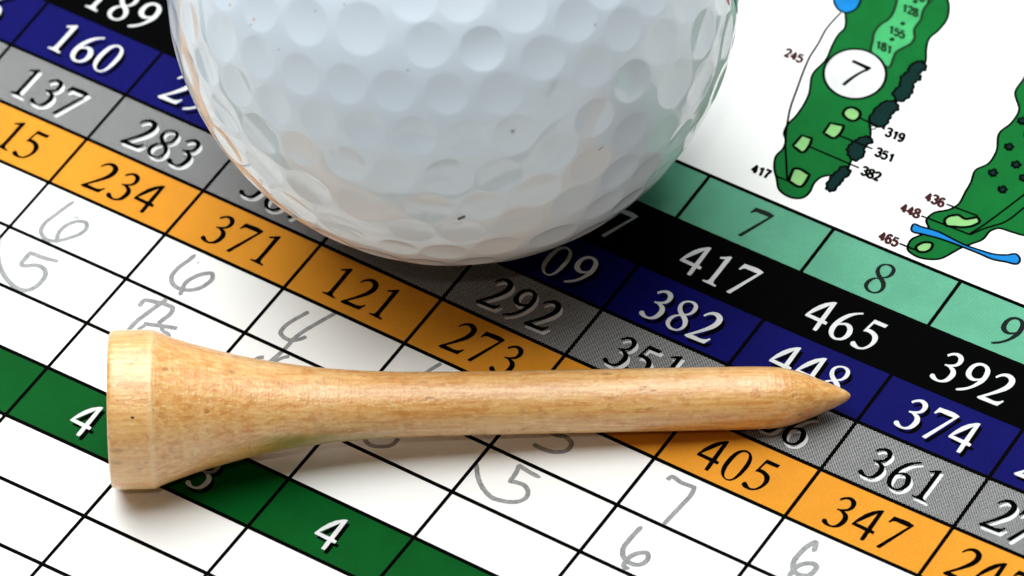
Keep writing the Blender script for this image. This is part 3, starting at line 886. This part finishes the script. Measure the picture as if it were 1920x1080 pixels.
tee = empty('golf_tee', TA - TX * 0 + np.array([0, 0, -TA[2]]))
tee['label'] = 'pale varnished wooden golf tee lying on the scorecard in front of the ball'
tee['category'] = 'golf tee'
def lathe(name, prof, label=None, seg=128, wob=0.0):
    """prof: (distance along the tee, radius) pairs in mm; vertices stay in the tee's own axes"""
    V = []; Fc = []
    rings_ = []
    for s_, r_ in prof:
        idx = []
        if r_ < 1e-4:
            V.append((s_, 0, 0)); idx = [len(V) - 1] * seg
        else:
            for k in range(seg):
                a = 2 * math.pi * k / seg
                rr = r_ * (1 + wob * (math.sin(3 * a + s_ * 0.31) * 0.5 + math.sin(5 * a + 1.3 + s_ * 0.17) * 0.3 + math.sin(s_ * 1.9 + a) * 0.25))
                V.append((s_, rr * math.sin(a), rr * math.cos(a))); idx.append(len(V) - 1)
        rings_.append(idx)
    for q in range(len(rings_) - 1):
        A_, B_ = rings_[q], rings_[q + 1]
        for k in range(seg):
            k2 = (k + 1) % seg
            f = [A_[k], B_[k], B_[k2], A_[k2]]
            ff = []
            for i_ in f:
                if i_ not in ff:
                    ff.append(i_)
            if len(ff) > 2:
                Fc.append(tuple(ff[::-1]))
    me = bpy.data.meshes.new(name)
    me.from_pydata([tuple(np.array(p) * MM) for p in V], [], Fc)
    me.polygons.foreach_set('use_smooth', [True] * len(me.polygons))
    me.update()
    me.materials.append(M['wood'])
    o = bpy.data.objects.new(name, me)
    sc.collection.objects.link(o)
    o.parent = tee
    R = Matrix.Identity(4)
    rel = (TA - ORG['golf_tee']) * MM
    for r in range(3):
        R[r][0] = TX[r]; R[r][1] = TY[r]; R[r][2] = TZ[r]; R[r][3] = rel[r]
    o.matrix_local = R
    if label:
        o['label'] = label
    return o
def dense(pts, step=0.35):
    s = smooth_path(pts, False, 12)
    out = [s[0]]
    for p in s[1:]:
        if p[0] - out[-1][0] > step:
            out.append(p)
    if out[-1][0] < s[-1][0]:
        out.append(s[-1])
    return [tuple(p) for p in out]
# head: cup face hidden on the left, rounded rim, straight collar, ridge
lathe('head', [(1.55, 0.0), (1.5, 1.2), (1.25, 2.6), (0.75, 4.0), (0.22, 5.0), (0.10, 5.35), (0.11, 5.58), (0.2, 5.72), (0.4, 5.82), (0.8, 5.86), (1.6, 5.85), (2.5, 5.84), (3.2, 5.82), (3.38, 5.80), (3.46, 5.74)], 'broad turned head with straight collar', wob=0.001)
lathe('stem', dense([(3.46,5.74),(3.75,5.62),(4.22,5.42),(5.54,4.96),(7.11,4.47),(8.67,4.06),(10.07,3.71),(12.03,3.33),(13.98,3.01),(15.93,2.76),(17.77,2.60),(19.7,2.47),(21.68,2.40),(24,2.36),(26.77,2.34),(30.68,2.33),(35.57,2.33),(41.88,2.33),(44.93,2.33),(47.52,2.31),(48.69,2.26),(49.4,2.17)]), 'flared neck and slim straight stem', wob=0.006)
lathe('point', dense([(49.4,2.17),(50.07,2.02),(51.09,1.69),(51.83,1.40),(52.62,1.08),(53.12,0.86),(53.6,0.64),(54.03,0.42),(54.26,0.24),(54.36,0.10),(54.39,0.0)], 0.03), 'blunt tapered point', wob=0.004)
# one ink-dark fleck on the collar and three wood hairs
def tee_fleck(x, y, r, mat, name='wood_speck', dx=None):
    d = W.T @ np.array([(x - 960) / F_PX, (y - 540) / F_PX, 1.0]); d /= np.linalg.norm(d)
    best = None
    for k in np.linspace(395, 440, 4500):
        p = CAM + d * k; q = p - TA; s_ = q @ TX
        rad = np.linalg.norm(q - s_ * TX)
        R_ = np.interp(s_, [0, 3.3, 4.22, 5.54, 7.11, 10, 14, 17.8, 21.7, 30, 47.5], [5.85, 5.82, 5.42, 4.96, 4.47, 3.71, 3.01, 2.6, 2.4, 2.33, 2.31])
        if rad < R_ + 0.025:
            best = p; nrm = (q - s_ * TX) / rad; break
    if best is None:
        return
    e1 = TX; e2 = np.cross(nrm, e1)
    ang = math.atan2(dx[1], dx[0]) if dx else 0
    n = 10; V = []
    for k in range(n):
        a = 2 * math.pi * k / n
        u_, v_ = r[0] * math.cos(a), r[1] * math.sin(a)
        u2 = u_ * math.cos(ang) - v_ * math.sin(ang); v2 = u_ * math.sin(ang) + v_ * math.cos(ang)
        V.append(best + e1 * u2 + e2 * v2)
    link_mesh(name, V, [tuple(range(n))], mat, tee)
fleck = enamel('dark_fleck', (0.012, 0.010, 0.010, 1), 0.6)
hair = enamel('brown_fibre', rgb(120, 78, 34), 0.6)
tee_fleck(248.5, 783, (0.13, 0.08), fleck, dx=(1, 0))
tee_fleck(247, 682, (0.20, 0.022), hair, 'wood_fibre', dx=(1, 0.5))
tee_fleck(287, 768, (0.20, 0.022), hair, 'wood_fibre', dx=(0.6, -1))
tee_fleck(276, 818, (0.20, 0.022), hair, 'wood_fibre', dx=(0.6, -1))
tee_fleck(1073, 736, (0.04, 0.03), fleck, dx=(1, 0))
